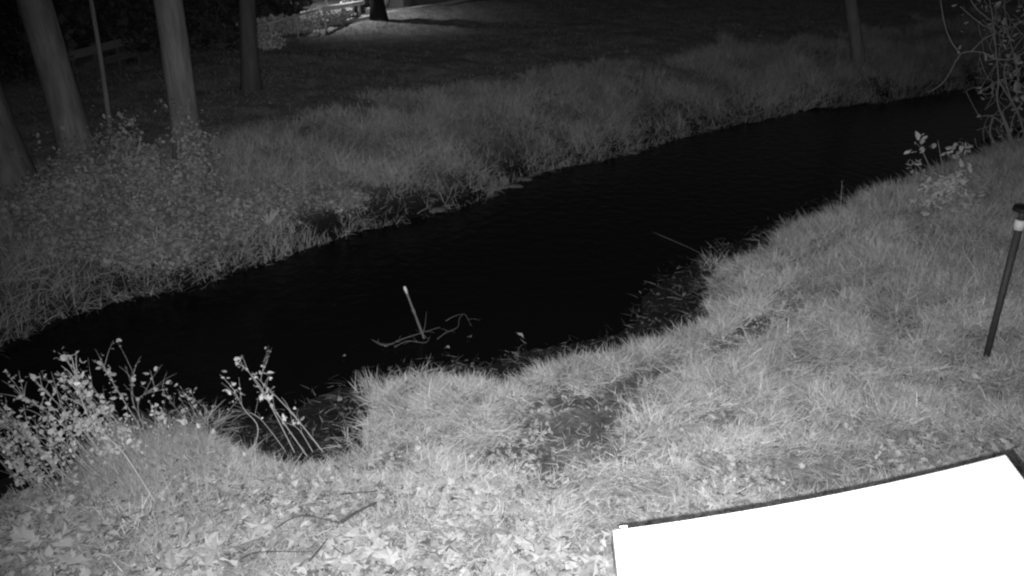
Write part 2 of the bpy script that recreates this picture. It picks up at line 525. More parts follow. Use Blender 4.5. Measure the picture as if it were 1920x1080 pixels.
def bare_amount(px, py):
    wob = (fbm(px + 900, (py + 900) * 1.8, 42, 61, 4) - .5) * 1.5
    B_ = np.zeros(px.shape)
    for cx, cy, rx, ry, a, s in bare:
        u = (px - cx) * math.cos(a) + (py - cy) * math.sin(a)
        v = -(px - cx) * math.sin(a) + (py - cy) * math.cos(a)
        r = np.sqrt((u / rx) ** 2 + (v / ry) ** 2) + wob
        B_ = np.maximum(B_, s * np.clip(1.6 - r * 1.25, 0, 1))
    return B_
_gp = np.stack([GX.ravel(), GY.ravel(), HG.ravel()], -1)
_ok = (GY.ravel() > 2.5) & (GY.ravel() < 25)
_b = np.zeros(len(_gp)); _x, _y = project(_gp[_ok]); _b[_ok] = bare_amount(_x, _y)
ground.data.attributes['tone'].data.foreach_set('value', (tone * (1 - .45 * np.clip(_b * 1.2, 0, 1))).astype(np.float32))

P, px, py = scatter(-5.5, 9.5, 3.2, 16.5, 8200)
dn = sample(dn_g, P[:, 0], P[:, 1])
ragged = (fbm(P[:, 0], P[:, 1], 0.45, 71) - 0.5) * 0.7
clump = fbm(P[:, 0], P[:, 1], 0.32, 5)
big = fbm(P[:, 0], P[:, 1], 1.3, 6)
ba = bare_amount(px, py)
dist = np.hypot(P[:, 0], P[:, 1])
prob = np.clip((clump - 0.25) * 2.6, 0.06, 1) * np.clip(1 - 1.12 * ba, 0.03, 1) * (dn + ragged * .5 > 0.0) * np.clip(7.5 / dist, 0.25, 1.0) ** 0.7
k = rng.random(len(P)) < prob
P, px, py, dn, clump, big, dist, ba = P[k], px[k], py[k], dn[k], clump[k], big[k], dist[k], ba[k]
n = len(P)
flow = fbm(P[:, 0], P[:, 1], 0.5, 41) * 4 * np.pi          # matted direction, turning from place to place
az = flow + rng.normal(0, 1.3, n)
tall = np.clip((py < 560) * (px > 1450) * 0.55, 0, 1)
L = rng.uniform(0.07, 0.24, n) * (0.65 + 0.8 * clump) * (1 - 0.4 * ba) * (1 + tall)
edge = np.clip(1 - dn / 0.5, 0, 1)
L *= 1 + 0.05 * edge
L *= np.clip(1.25 - np.clip((py - 700) / 330, 0, 1) * .75, .5, 1)
th0 = np.where(rng.random(n) < .8, rng.uniform(1.0, 1.55, n), rng.uniform(.3, 1.1, n)) * (1 - 0.5 * tall); th1 = th0 + rng.uniform(-0.35, 0.6, n) * (1 - 0.3 * tall)
L *= np.where(th0 < .95, .75, 1)
tn = np.clip(rng.normal(0.95, 0.2, n) * (0.72 + 0.55 * big) * (.72 + .56 * clump) * (1 - .14 * np.clip((py - 800) / 250, 0, 1)), 0.3, 1.8)
tn = np.where(rng.random(n) < 0.06, tn * 1.45, tn)
near_grass = blades('bank_grass', P + np.stack([0 * L, 0 * L, rng.uniform(-.005, .06, n)], -1), az, L, rng.uniform(0.004, 0.0085, n) * np.clip(dist / 7, 1, 1.8), th0, th1, tn, M_blade)
tag(near_grass, 'matted pale grass covering the near bank of the creek', kind='stuff')
print('near blades', n)

# ------------------------------------------------------------------ tussocks that stand out of the mat
tus = [(1225, 800, 1.1, 260, 'bright spreading grass tussock beside the bare soil patch at mid right'),
       (862, 885, .8, 60, 'small tussock of long pale blades on the leaf strewn middle foreground'),
       (255, 985, 1.0, 220, 'pale spreading grass tussock below the tall weeds at lower left'),
       (110, 985, .9, 120, 'thin spiky grass tussock nearest the lower left corner'),
       (315, 960, .75, 70, 'stiff pale grass tussock at the foot of the longest weed stem'),
       (1290, 690, 1.0, 150, 'upright pale grass tussock above the bright spreading one'),
       (1660, 800, 1.2, 300, 'loose pale grass tussock above the white enclosure towards its right'),
       (1560, 760, 1.0, 160, 'low grass tussock up the bank from the middle of the enclosure'),
       (1420, 650, .9, 110, 'long bladed grass tussock hanging beside the narrow dark gully'),
       (1165, 905, .9, 160, 'broad bladed bright tussock above the left corner of the enclosure'),
       (650, 830, .85, 110, 'wiry grass tussock at the edge of the small bank notch'),
       (390, 800, 1.0, 200, 'curling grass tussock between the two groups of weeds'),
       (640, 880, .8, 90, 'short grass tussock behind the bank notch'),
       (790, 715, .9, 150, 'trailing grass tussock on the rim of the grassy bulge over the water'),
       (700, 730, .9, 150, 'drooping grass tussock on the left shoulder of the grassy bulge'),
       (1345, 500, 1.0, 150, 'ragged grass tussock where the long bare twig leaves the bank'),
       (1490, 425, .8, 80, 'small curled grass tussock on the waterside rim at right'),
       (840, 960, .9, 120, 'fan of flattened pale blades in the lower middle foreground')]
for tx, ty, s, nb, lab in tus:
    g = ground_at(tx, ty)
    r = 0.22 * s * rng.random(nb) ** .8; a0 = rng.uniform(0, 2 * np.pi, nb)
    X = g[0] + r * np.cos(a0); Y = g[1] + r * np.sin(a0)
    PP = np.stack([X, Y, height(X, Y) - 0.01], -1)
    LL = rng.uniform(0.10, 0.34, nb) * s
    t0 = rng.uniform(0.55, 1.4, nb); t1 = t0 + rng.uniform(0.1, 0.7, nb); nb_dir = rng.uniform(0, 2 * np.pi)
    a0 = np.where(rng.random(nb) < .6, nb_dir + rng.normal(0, .9, nb), a0)
    o = blades('grass_tussock', PP, a0 + rng.normal(0, .5, nb), LL, rng.uniform(0.005, 0.010, nb) * s, t0, t1, np.clip(rng.normal(1.4 if tx in (255, 315, 110, 862, 1165) else 1.12, .2, nb), .7, 1.8), M_blade, seg=4)
    tag(o, lab, 'grass tussock', 'tussocks standing out of the bank grass')
P, px, py = scatter(-4.2, -1.6, 4.5, 8.5, 2600)
dn = sample(dn_g, P[:, 0], P[:, 1])
k = (dn > -.05) & (dn < 1.3) & (px > 170) & (px < 400) & (py > 800) & (rng.random(len(P)) < np.clip(fbm(P[:, 0], P[:, 1], .5, 13) * 2 - .4, .05, 1))
P = P[k]; n = len(P)
o = blades('tall_wispy_grass', P, 2.6 + rng.normal(0, .7, n), rng.uniform(.12, .42, n), rng.uniform(.004, .007, n), rng.uniform(.2, .8, n), rng.uniform(.6, 1.5, n), rng.uniform(.5, 1.0, n), M_blade, seg=4)
tag(o, 'tall wispy grass standing among the weeds at lower left', kind='stuff')

# ------------------------------------------------------------------ labels that say where a repeat lies
marks = [(680, 985, 'the stout dark stick'), (580, 996, 'the arched dark twig'), (520, 1064, 'the bottom edge twig'), (675, 950, 'the straight dark twig'),
         (1225, 800, 'the bright tussock'), (862, 885, 'the small pale tussock'), (255, 985, 'the lower left tussock'), (110, 985, 'the spiky corner tussock'),
         (1150, 995, 'the enclosure left corner'), (1500, 925, 'the enclosure far edge'), (1885, 850, 'the enclosure upper corner'),
         (1849, 668, 'the foot of the dark post'), (1085, 790, 'the bare soil patch'), (1000, 860, 'the lower bare soil patch'), (1405, 622, 'the narrow dark gully'),
         (600, 860, 'the bank notch'), (390, 800, 'the curling tussock'), (300, 950, 'the longest weed stem foot'), (840, 960, 'the flattened fan of blades'),
         (1165, 905, 'the broad bladed tussock'), (1660, 800, 'the loose pale tussock'), (0, 1080, 'the lower left corner'), (790, 715, 'the grassy bulge rim'), (1000, 1070, 'the middle of the bottom edge'),
         (1775, 360, 'the broad leaved shrub'), (462, 873, 'the arched weed stem foot'), (150, 765, 'the densest weed tips'), (1345, 500, 'the long bare twig'), (1905, 290, 'the tangled bush')]
used_labels = {}
def where(x, y):
    mx, my, nm = min(marks, key=lambda q: math.hypot(q[0] - x, (q[1] - y) * 1.3))
    dx, dy = x - mx, y - my
    d = math.hypot(dx, dy)
    if d < 14: return 'at ' + nm
    a = math.degrees(math.atan2(-dy, dx)) % 360
    dr = ['right', 'upper right', 'above', 'upper left', 'left', 'lower left', 'below', 'lower right'][int((a + 22.5) // 45) % 8]
    far = 'close' if d < 45 else ('a little way' if d < 95 else 'well')
    return {'above': far + ' above ', 'below': far + ' below '}.get(dr, far + ' ' + dr + ' of ') + nm

# ------------------------------------------------------------------ leaf litter
MV, MF = leaf_template('maple'); OV, OF = leaf_template('oval')
P, px, py = scatter(-4.5, 6.5, 3.2, 12.5, 1000)
dn = sample(dn_g, P[:, 0], P[:, 1])
ba = bare_amount(px, py)
dens = np.clip((py - 640) / 380, 0.03, 1) ** 1.3 * (dn > -0.35)
dens = np.maximum(dens, 0.62 * ba * (ba > .2))
dens *= np.clip(fbm(P[:, 0], P[:, 1], 0.55, 91) * 6.0 - 2.4, 0.08, 1)
dens = np.where(dn < 0.1, 0.035, dens)
k = rng.random(len(P)) < dens
P, px, py, dn = P[k], px[k], py[k], dn[k]
n = len(P)
lift = np.where(dn > 0.15, rng.uniform(0.03, 0.12, n) * np.clip(1 - .8 * bare_amount(px, py), .2, 1), 0.012)
half = rng.random(n) < 0.72
sc = np.where(half, rng.uniform(0.04, 0.095, n), rng.uniform(.02, .045, n)) * (1 + .55 * np.clip((py - 850) / 200, 0, 1))
tn = np.clip(rng.normal(1.0, 0.25, n), 0.35, 1.6) * np.where(dn < 0.1, 0.4, 1)
in_view = (py < 1083) & (px > 0) & (px < 1920) & ~((px > 1150) & (py > 985 - (px - 1150) * .19))
big300 = np.argsort(-(sc * (dn > 0.2) * in_view * (half) / np.hypot(P[:, 1], HC - P[:, 2])))[:220]
isbig = np.zeros(n, bool); isbig[big300] = True
tiltv = np.abs(rng.normal(0, 0.6, n))
R = rot_batch(n, tiltv)
for nm, T, kk in (('leaf_litter', (MV, MF), half & ~isbig), ('small_leaf_litter', (OV, OF), ~half & ~isbig)):
    which = rng.integers(0, 7, n)
    for q_ in range(7):
        k2 = kk & (which == q_); T2 = crumple(T, q_ * 3 + 1)
        o = batch(nm, T2[0], T2[1], P[k2] + np.stack([0 * lift[k2], 0 * lift[k2], lift[k2]], -1), R[k2], sc[k2], tn[k2], M_leaf)
        tag(o, 'dry crumpled leaves lying in the grass of the near bank', kind='stuff')
print('litter', n)
# the largest leaves one by one
leaf_mats = [grey('fallen_leaf_%s' % nm, v, 0.7, 40, 0.2) for nm, v in (('dull', 0.36), ('pale', 0.48), ('bright', 0.52))]
leaf_meshes = []
for v in range(3):
    for q in range(3):
        W = list(crumple((MV, MF), v * 7 + q + 40, .8)[0])
        W += [(0.012, -.5, 0.01), (-0.012, -.5, 0.01), (0.03, -.85, .03)]
        me = mesh_py('fallen_leaf', W, list(MF) + [(15, 16, 17)], False)
        me.materials.append(leaf_mats[v]); leaf_meshes.append(me)
zones = [('pale fallen maple leaf lying on the grass of the lower left corner', lambda x, y: x < 420),
         ('pale fallen maple leaf among the thin sticks at lower centre left', lambda x, y: x < 760),
         ('pale fallen maple leaf in the open foreground left of the white enclosure', lambda x, y: x < 1150 and y > 900),
         ('pale fallen leaf on or beside the bare soil patch in mid bank', lambda x, y: x < 1280),
         ('pale fallen leaf on the grass up the bank from the white enclosure', lambda x, y: True)]
for i in big300:
    x, y = px[i], py[i]
    b = min(2, max(0, int((tn[i] - 0.55) / 0.32)))
    sz = 'tiny' if sc[i] * 1.35 < .075 else ('small' if sc[i] * 1.35 < .1 else ('large' if sc[i] * 1.35 > .125 else 'mid sized'))
    lab = '%s %s maple leaf %s' % (sz, ('dull', 'pale', 'bright')[b], where(x, y))
    o = link('fallen_leaf', leaf_meshes[b * 3 + random.randrange(3)])
    q = Vector(P[i]); q.z += (0.07 + random.uniform(0, 0.06)) * (1 - .8 * float(bare_amount(np.array([x]), np.array([y]))[0]))
    o.location = q
    o.rotation_euler = (random.gauss(0, .35), random.gauss(0, .35), random.uniform(0, 6.28))
    s = sc[i] * 1.35; o.scale = (s, s, s)
    tag(o, lab, 'leaf', 'fallen leaves on the near bank')

# ------------------------------------------------------------------ wet debris on the muddy shelf
P, px, py = scatter(-3.5, 7.5, 5.5, 15, 1500)
dn = sample(dn_g, P[:, 0], P[:, 1])
k = (dn < 0.1) & (dn > -1.3) & (rng.random(len(P)) < 0.95 * fbm(P[:, 0], P[:, 1], .5, 3) * np.clip(1.1 + dn, 0, 1))
P = P[k]; n = len(P); P[:, 2] = np.maximum(P[:, 2], 0.0) + 0.008
o = blades('wet_debris', P, rng.uniform(0, 6.28, n), rng.uniform(0.03, 0.2, n), rng.uniform(0.003, 0.009, n), rng.uniform(1.2, 1.55, n), rng.uniform(1.3, 1.8, n), .06 + .75 * rng.random(n) ** 2.5, M_blade)
tag(o, 'broken stalks and scraps lying on the dark wet mud along the near waterline', kind='stuff')

# ------------------------------------------------------------------ far bank: long soft grass, then lawn
P, px, py = scatter(-13, 20, 8, 30, 1750)
df = sample(df_g, P[:, 0], P[:, 1])
clump = fbm(P[:, 0], P[:, 1], 0.7, 55); 
wet = (np.hypot((px - 730) / 110, (py - 385) / 32) < 1)
prob = (df > -0.15 + (clump - .5) * .35) * np.where(df < 3.2 + 2 * (clump - .5), 1.0, 0.0) * np.clip((clump - 0.22) * 2.6, 0.12, 1) * np.where(wet, 0.25, 1)
k = rng.random(len(P)) < prob
P, df, clump = P[k], df[k], clump[k]; n = len(P)
L = rng.uniform(0.10, 0.38, n) * (0.6 + clump) * np.clip(0.8 + df, 0.8, 1) * np.clip(1.5 - df / 4, .4, 1)
th0 = rng.uniform(0.3, 1.25, n); th1 = th0 + rng.uniform(.2, .9, n)
az = fbm(P[:, 0], P[:, 1], 1.0, 43) * 4 * np.pi + rng.normal(0, 1.5, n)
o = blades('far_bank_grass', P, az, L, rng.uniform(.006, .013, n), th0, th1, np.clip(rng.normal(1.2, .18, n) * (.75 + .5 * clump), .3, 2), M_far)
tag(o, 'long soft grass on the far bank of the creek', kind='stuff')
print('far blades', n)
P, px, py = scatter(-14, 24, 12, 36, 300)
df = sample(df_g, P[:, 0], P[:, 1])
k = (df > 2.6) & (rng.random(len(P)) < np.clip(fbm(P[:, 0], P[:, 1], 1.8, 77) * 1.8 - .4, .1, 1))
P = P[k]; n = len(P)
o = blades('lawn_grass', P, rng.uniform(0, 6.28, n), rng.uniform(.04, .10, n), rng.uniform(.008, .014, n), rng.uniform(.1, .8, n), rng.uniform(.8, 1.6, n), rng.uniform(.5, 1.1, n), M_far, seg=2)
tag(o, 'mown lawn running up from the far bank', kind='stuff')
print('lawn', n)

# ------------------------------------------------------------------ trees across the creek
def tree(name, pxb, pyb, topx, topy, r, label, height_m, mat=M_bark, crown=True, taper=.55, limbs=5, group=None, flare=1.5, sides=20):
    g = ground_at(pxb, pyb)
    t = at_y(topx, topy, g[1])
    d = (t - g) / np.linalg.norm(t - g)
    root = empty('tree' if name is None else name, g)
    tag(root, label, 'tree', group)
    pts, rr = [], []
    for s in np.linspace(0, 1, 22):
        h = s * height_m
        q = g + d * h + np.array([0.10 * math.sin(h * 0.5 + pxb) * s, 0.08 * math.sin(h * .7), 0])
        q[2] -= 0.25 if s == 0 else 0
        pts.append(q); rr.append(r * (1 - (1 - taper) * s) * (1 + (flare - 1) * math.exp(-h * 3.2)))
    tube('trunk', pts, rr, mat, root, sides=sides, rough=0.025)
    Lp = []
    for i in range(limbs):
        s = random.uniform(.5, .97); q = pts[int(s * 21)]
        a = random.uniform(0, 6.28); ln = height_m * random.uniform(.2, .4)
        e = q + np.array([math.cos(a) * ln * .8, math.sin(a) * ln * .8, ln * .7])
        m_ = (q + e) / 2 + np.array([0, 0, -ln * .08])
        pp = smooth_path([q, m_, e], 4)
        o = tube('limb', pp, list(np.linspace(r * .35, r * .06, len(pp))), mat, root, sides=7)
        Lp.append(e)
    if crown:
        n = 2600
        c = np.array(Lp + [pts[-1]])
        ci = rng.integers(0, len(c), n)
        PP = c[ci] + rng.normal(0, height_m * .085, (n, 3))
        batch('crown', OV, [(0, 1, 2, 3), (0, 3, 4, 5), (0, 5, 6, 7), (0, 7, 8, 1)], PP - 0, rot_batch(n, rng.uniform(0, 1.6, n)), rng.uniform(.10, .2, n), rng.uniform(.6, 1.3, n), M_shrub, root)['kind'] = 'stuff'
    return root
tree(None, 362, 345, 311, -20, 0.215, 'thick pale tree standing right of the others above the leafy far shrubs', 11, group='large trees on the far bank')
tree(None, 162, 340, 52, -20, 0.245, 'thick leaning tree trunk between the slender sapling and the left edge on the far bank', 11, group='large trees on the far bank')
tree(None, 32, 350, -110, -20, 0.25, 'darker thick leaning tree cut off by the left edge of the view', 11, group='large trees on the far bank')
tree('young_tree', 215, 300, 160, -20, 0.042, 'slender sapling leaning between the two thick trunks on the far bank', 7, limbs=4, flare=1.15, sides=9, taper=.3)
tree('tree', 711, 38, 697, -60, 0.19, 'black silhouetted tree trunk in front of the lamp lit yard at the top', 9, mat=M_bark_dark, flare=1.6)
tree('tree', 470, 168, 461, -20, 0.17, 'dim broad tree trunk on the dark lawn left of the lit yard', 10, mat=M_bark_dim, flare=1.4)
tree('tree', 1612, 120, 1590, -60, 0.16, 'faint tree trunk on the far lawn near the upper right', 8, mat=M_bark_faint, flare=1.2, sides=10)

# ------------------------------------------------------------------ leafy shrubs at the foot of the trees
def shrub(cx, by, wpx, hpx, nl, label, ls=.058):
    g = ground_at(cx, by)
    dep = g[1] * CP + (HC - g[2]) * SP
    rx = wpx / 2 / FPX * dep; hh = hpx / FPX * dep / CP
    root = empty('shrub', g); tag(root, label, 'shrub', 'leafy shrubs under the trees on the far bank')
    st = []
    cents = []
    for i in range(11):
        a = random.uniform(0, 6.28); rr = random.uniform(.15, .95)
        top = g + np.array([math.cos(a) * rx * rr, math.sin(a) * rx * .6 * rr, hh * random.uniform(.35, .98) * (1 - .35 * rr)])
        mid = (g + top) / 2 + np.array([0, 0, .12 * hh])
        st.append((smooth_path([g, mid, top], 4), list(np.linspace(.018, .005, 9))))
        cents += [top, mid * .45 + top * .55]
    tubes('stem', st, M_stem, root, sides=4)
    cents = np.array(cents)
    ci = rng.integers(0, len(cents), nl)
    PP = cents[ci] + rng.normal(0, 1, (nl, 3)) * np.array([rx * .26, rx * .24, hh * .15])
    PP[:, 2] = np.maximum(PP[:, 2], height(PP[:, 0], PP[:, 1]) + .02)
    hole = fbm(PP[:, 0] + 50, PP[:, 2] * 1.1 + 50, .42, 17) + .15 * (fbm(PP[:, 0] + 20, PP[:, 1] + PP[:, 2], .15, 19) - .5)
    PP = PP[hole > .40]; nl = len(PP)
    o = batch('foliage', OV, [(0, 1, 2, 3), (0, 3, 4, 5), (0, 5, 6, 7), (0, 7, 8, 1)], PP, rot_batch(nl, rng.uniform(0, 1.5, nl)), rng.uniform(.45, 1.35, nl) * ls, np.clip(rng.normal(1.0, .12, nl), .6, 1.3), M_shrub, root); o['kind'] = 'stuff'
    return root
shrub(345, 420, 190, 165, 9500, 'dense leafy shrub hiding the foot of the right hand thick trunk')
shrub(255, 400, 180, 165, 8800, 'tall leafy shrub below the slender sapling')
shrub(160, 430, 190, 140, 7500, 'leafy shrub at the foot of the leaning middle trunk')
shrub(300, 500, 220, 130, 8000, 'low spreading shrub nearest the water below the trees')
shrub(200, 500, 200, 110, 6000, 'low shrub at the left end of the bushes by the water')
shrub(420, 450, 150, 90, 4400, 'small low shrub right of the thick trunks next to the long grass')
shrub(90, 470, 150, 120, 4200, 'low ragged shrub at the far left end of the bushes')
shrub(505, 425, 130, 70, 3400, 'scrubby low growth right of the bushes above the far waterline')
shrub(640, 400, 120, 45, 2000, 'lowest scrub patch beside the muddy cut in the far bank')

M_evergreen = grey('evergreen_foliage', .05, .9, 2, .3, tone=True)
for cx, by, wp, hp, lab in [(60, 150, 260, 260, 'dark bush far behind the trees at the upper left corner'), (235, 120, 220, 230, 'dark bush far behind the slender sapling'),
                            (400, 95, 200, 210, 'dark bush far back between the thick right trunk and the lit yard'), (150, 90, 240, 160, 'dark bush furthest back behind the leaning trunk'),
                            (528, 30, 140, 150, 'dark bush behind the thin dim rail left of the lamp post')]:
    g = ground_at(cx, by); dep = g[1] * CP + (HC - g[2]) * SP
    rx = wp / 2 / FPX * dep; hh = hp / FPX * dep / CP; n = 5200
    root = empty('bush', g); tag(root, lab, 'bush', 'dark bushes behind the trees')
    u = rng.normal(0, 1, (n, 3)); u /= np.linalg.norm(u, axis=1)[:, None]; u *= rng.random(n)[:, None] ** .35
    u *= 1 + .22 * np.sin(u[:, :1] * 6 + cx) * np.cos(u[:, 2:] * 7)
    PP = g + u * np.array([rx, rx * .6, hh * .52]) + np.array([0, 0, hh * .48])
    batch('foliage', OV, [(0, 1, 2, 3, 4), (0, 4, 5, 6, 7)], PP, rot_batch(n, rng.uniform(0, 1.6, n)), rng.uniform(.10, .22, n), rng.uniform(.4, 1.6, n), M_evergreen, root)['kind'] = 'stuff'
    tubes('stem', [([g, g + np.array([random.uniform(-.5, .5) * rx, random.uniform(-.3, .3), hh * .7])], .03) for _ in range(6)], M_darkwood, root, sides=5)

# ------------------------------------------------------------------ countable far bank bits
M_stone = grey('creek_stone', .14, .8, 20, .3)
stones = [(965, 350, 'flat pale stone at the far waterline just below the grassy nose'), (985, 336, 'small pale stone a step above the flat one at the far waterline'),
          (1125, 290, 'long pale stone half in the water under the far bank'), (1187, 287, 'pale stone furthest right along the far waterline'),
          (822, 394, 'dull pale stone below the muddy cut in the far bank')]
for sx, sy, lab in stones:
    g = ground_at(sx, sy); 
    V, F = [], []
    ns, nr = 9, 5
    for j in range(nr):
        ph = math.pi * j / (nr - 1)
        for i in range(ns):
            a = 2 * math.pi * i / ns
            r = 1 + .18 * math.sin(3 * a + sx) + random.uniform(-.08, .08)
            V.append((g[0] + .16 * r * math.sin(ph) * math.cos(a), g[1] + .11 * r * math.sin(ph) * math.sin(a), max(g[2], 0) + .005 + .035 * math.cos(ph)))
    for j in range(nr - 1):
        for i in range(ns): F.append((j * ns + i, j * ns + (i + 1) % ns, (j + 1) * ns + (i + 1) % ns, (j + 1) * ns + i))
    o = link('stone', mesh_py('stone', V, F, True), M_stone)
    tag(o, lab, 'stone', 'stones along the far waterline')

# ------------------------------------------------------------------ weeds with leaves
RV, RF = leaf_template('round')
def weed_leaf_mesh(nm, T, mat, bend):
    V = [(x, y + .5, z * bend) for x, y, z in T[0]]
    V += [(.02, .02, 0), (-.02, .02, 0), (.0, -.25, -.02)]
    k = len(T[0])
    me = mesh_py(nm, V, list(T[1]) + [(k, k + 1, k + 2)])
    me.materials.append(mat); return me
wl = [weed_leaf_mesh('leaf', crumple((MV, MF), 201), M_weedleaf, 1), weed_leaf_mesh('leaf', crumple((OV, OF), 202), M_weedleaf, 1), weed_leaf_mesh('leaf', crumple((MV, MF), 203), M_weedleaf, 1), weed_leaf_mesh('leaf', crumple((RV, RF), 204), M_weedleaf, 1), weed_leaf_mesh('leaf', crumple((OV, OF), 205, .5), M_weedleaf, 1), weed_leaf_mesh('leaf', (OV, OF), M_weedleaf, 1.6), weed_leaf_mesh('leaf', (RV, RF), M_weedleaf, -1.0)]
M_weedbright = grey('bright_leaf', 0.8, 0.5, 40, 0.1)
wlb = [weed_leaf_mesh('leaf', crumple((MV, MF), 206), M_weedbright, 1), weed_leaf_mesh('leaf', (OV, OF), M_weedbright, 1.4)]
def put_leaf(q, size, parent, meshes, face=None):
    o = link('leaf', random.choice(meshes), None, parent)
    o.location = Vector([float(c) for c in q]) - Vector(parent.location)
    o.rotation_euler = (random.uniform(-.9, 1.2), random.uniform(-.8, .8), random.uniform(0, 6.28))
    o.scale = (size, size, size)
    return o
def weed(path_px, dy, label, group, nleaf=14, lsize=(.03, .06), rad=.006, branches=3, span=(.35, 1.0), bright=0.12, meshes=None, name='weed', cat='weed', blen=(.1, .25), mat=None):
    """stem through photo pixels: foot on the ground, the rest in planes leaning dy metres over the water"""
    g = ground_at(*path_px[0])
    pts = [g - np.array([0, 0, .03])]
    N = len(path_px)
    for i, (x, y) in enumerate(path_px[1:], 1):
        pts.append(at_y(x, y, g[1] + dy * i / (N - 1)))
    pts = smooth_path(pts, 5)
    root = empty(name, g); tag(root, label, cat, group)
    st = [(pts, list(np.linspace(rad, rad * .35, len(pts))))]
    spots = []
    for b in range(branches):
        k = int(len(pts) * random.uniform(span[0], .92)); q = pts[k]
        dirn = (pts[-1] - pts[0]); dirn = dirn / np.linalg.norm(dirn)
        e = q + (dirn * .6 + np.array([random.uniform(-.8, .8), random.uniform(-.8, .8), random.uniform(0, .9)])) * random.uniform(*blen)
        bp = smooth_path([q, (q + e) / 2 + np.array([0, 0, .02]), e], 3)
        st.append((bp, list(np.linspace(rad * .45, rad * .2, len(bp)))))
        spots += bp[2:]
    tubes('stem', st, mat or M_stem, root, sides=5)
    main = [pts[int(k)] for k in np.linspace(len(pts) * span[0], len(pts) - 1, max(4, nleaf))]
    for i in range(nleaf):
        q = random.choice(spots) if (spots and random.random() < .5) else main[min(len(main) - 1, int(random.random() ** .7 * len(main)))]
        q = q + np.array([random.gauss(0, .02), random.gauss(0, .02), random.gauss(0, .02)])
        put_leaf(q, lsize[0] + (lsize[1] - lsize[0]) * random.random() ** 1.7, root, wlb if random.random() < bright else (meshes or wl))
    return root
GL = 'leaning weeds over the water at lower left'
left = [
    ([(305, 962), (232, 850), (165, 780), (135, 672)], .35, 'longest weed stem rising from lower left and bending left over the dark water', 24, .009),
    ([(236, 905), (150, 800), (62, 712)], .4, 'leafy weed reaching far left with its tip over the water', 22, .007),
    ([(265, 800), (225, 740), (188, 676)], .3, 'weed whose pale leafy tip stands highest left of the lone bare sprig', 20, .007),
    ([(215, 862), (170, 760), (122, 668)], .4, 'weed with the densest cluster of small pale leaves at its tip', 30, .007),
    ([(200, 890), (110, 790), (30, 735)], .3, 'weed leaning low to the left below the tallest tips', 20, .007),
    ([(130, 905), (60, 830), (-15, 748)], .3, 'weed with a straight thick stem crossing the left edge of the view', 22, .008),
    ([(105, 925), (45, 880), (-12, 820)], .2, 'short leafy weed at the left edge over the dark water', 20, .006),
    ([(272, 800), (247, 745), (252, 690)], .25, 'lone sprig with one tiny leaf pair standing upright against the water', 5, .005),
    ([(262, 790), (262, 745), (315, 728)], .2, 'sprig bending right with large bright leaf clusters at its tip', 9, .005),
    ([(235, 925), (205, 850), (165, 745)], .3, 'slender weed just left of the longest stem', 18, .006),
    ([(220, 915), (140, 850), (75, 770)], .3, 'weed with paired bright leaves half way along its leaning stem', 20, .006),
    ([(165, 925), (95, 865), (45, 800)], .25, 'low weed with round leaves above the pale grass at left', 22, .006),
]
for path, dy, lab, nl, rad in left:
    weed(path, dy, lab, GL, nleaf=int(nl * 2.7), rad=rad, branches=8, lsize=(.018, .075))
for i in range(58):
    bx = random.uniform(30, 290) if i < 44 else random.uniform(250, 420); by = 935 - .25 * abs(bx - 120) * (bx > 120) - random.uniform(0, 40)
    if i >= 44: by = min(by, 905) - random.uniform(0, 40)
    ln = random.uniform(90, 190) if i < 44 else random.uniform(60, 110)
    tx = bx - ln * random.uniform(.55, .95); ty = by - ln * random.uniform(.7, 1.1)
    ntip = min(left, key=lambda q: math.hypot(q[0][-1][0] - tx, q[0][-1][1] - ty))[2]
    word = 'long' if ln > 155 else ('short' if ln < 120 else 'mid length')
    lab = '%s weed stem %s, %s' % (word, where(bx, by), 'far left' if bx - tx > 110 else ('left' if bx - tx > 80 else 'steeply'))
    weed([(bx, by), ((bx + tx) / 2 + random.uniform(-8, 8), (by + ty) / 2 - 5), (tx, ty)], random.uniform(.1, .45), lab, 'thin stems of the lower left weed thicket', nleaf=random.randint(16, 28), rad=.003, branches=4, lsize=(.015, .068), blen=(.06, .2), span=(.12, 1.0))
GM = 'weeds standing against the water at the bank notch'
mid = [
    ([(611, 850), (545, 772), (474, 700)], .35, 'straight dark stemmed weed leaning left, furthest right of its group by the bank notch', 10, .007, .15),
    ([(580, 858), (530, 790), (498, 745), (462, 690)], .3, 'weed with large pale hanging leaves in the middle group', 20, .006, .3),
    ([(555, 852), (515, 775), (485, 720), (450, 680)], .3, 'weed with a cluster of bright small leaves at its tip in the middle group', 18, .006, .3),
    ([(462, 872), (484, 805), (458, 768), (436, 728), (412, 702)], .25, 'weed with an arched stem kinking left, leftmost of the middle group', 16, .005, .1),
    ([(540, 850), (505, 805), (478, 778), (440, 770)], .2, 'short weed bending flat to the left in the middle group', 7, .004, .1),
    ([(520, 745), (490, 715), (502, 675)], .2, 'thin sprig rising to a small forked tip in the middle group', 6, .004, .1),
    ([(590, 850), (560, 805), (530, 790)], .2, 'short leafy weed at the foot of the straight dark stem', 9, .005, .2),
]
for path, dy, lab, nl, rad, br in mid:
    weed(path, dy, lab, GM, nleaf=nl, rad=rad, branches=3, lsize=(.025, .072), bright=br)
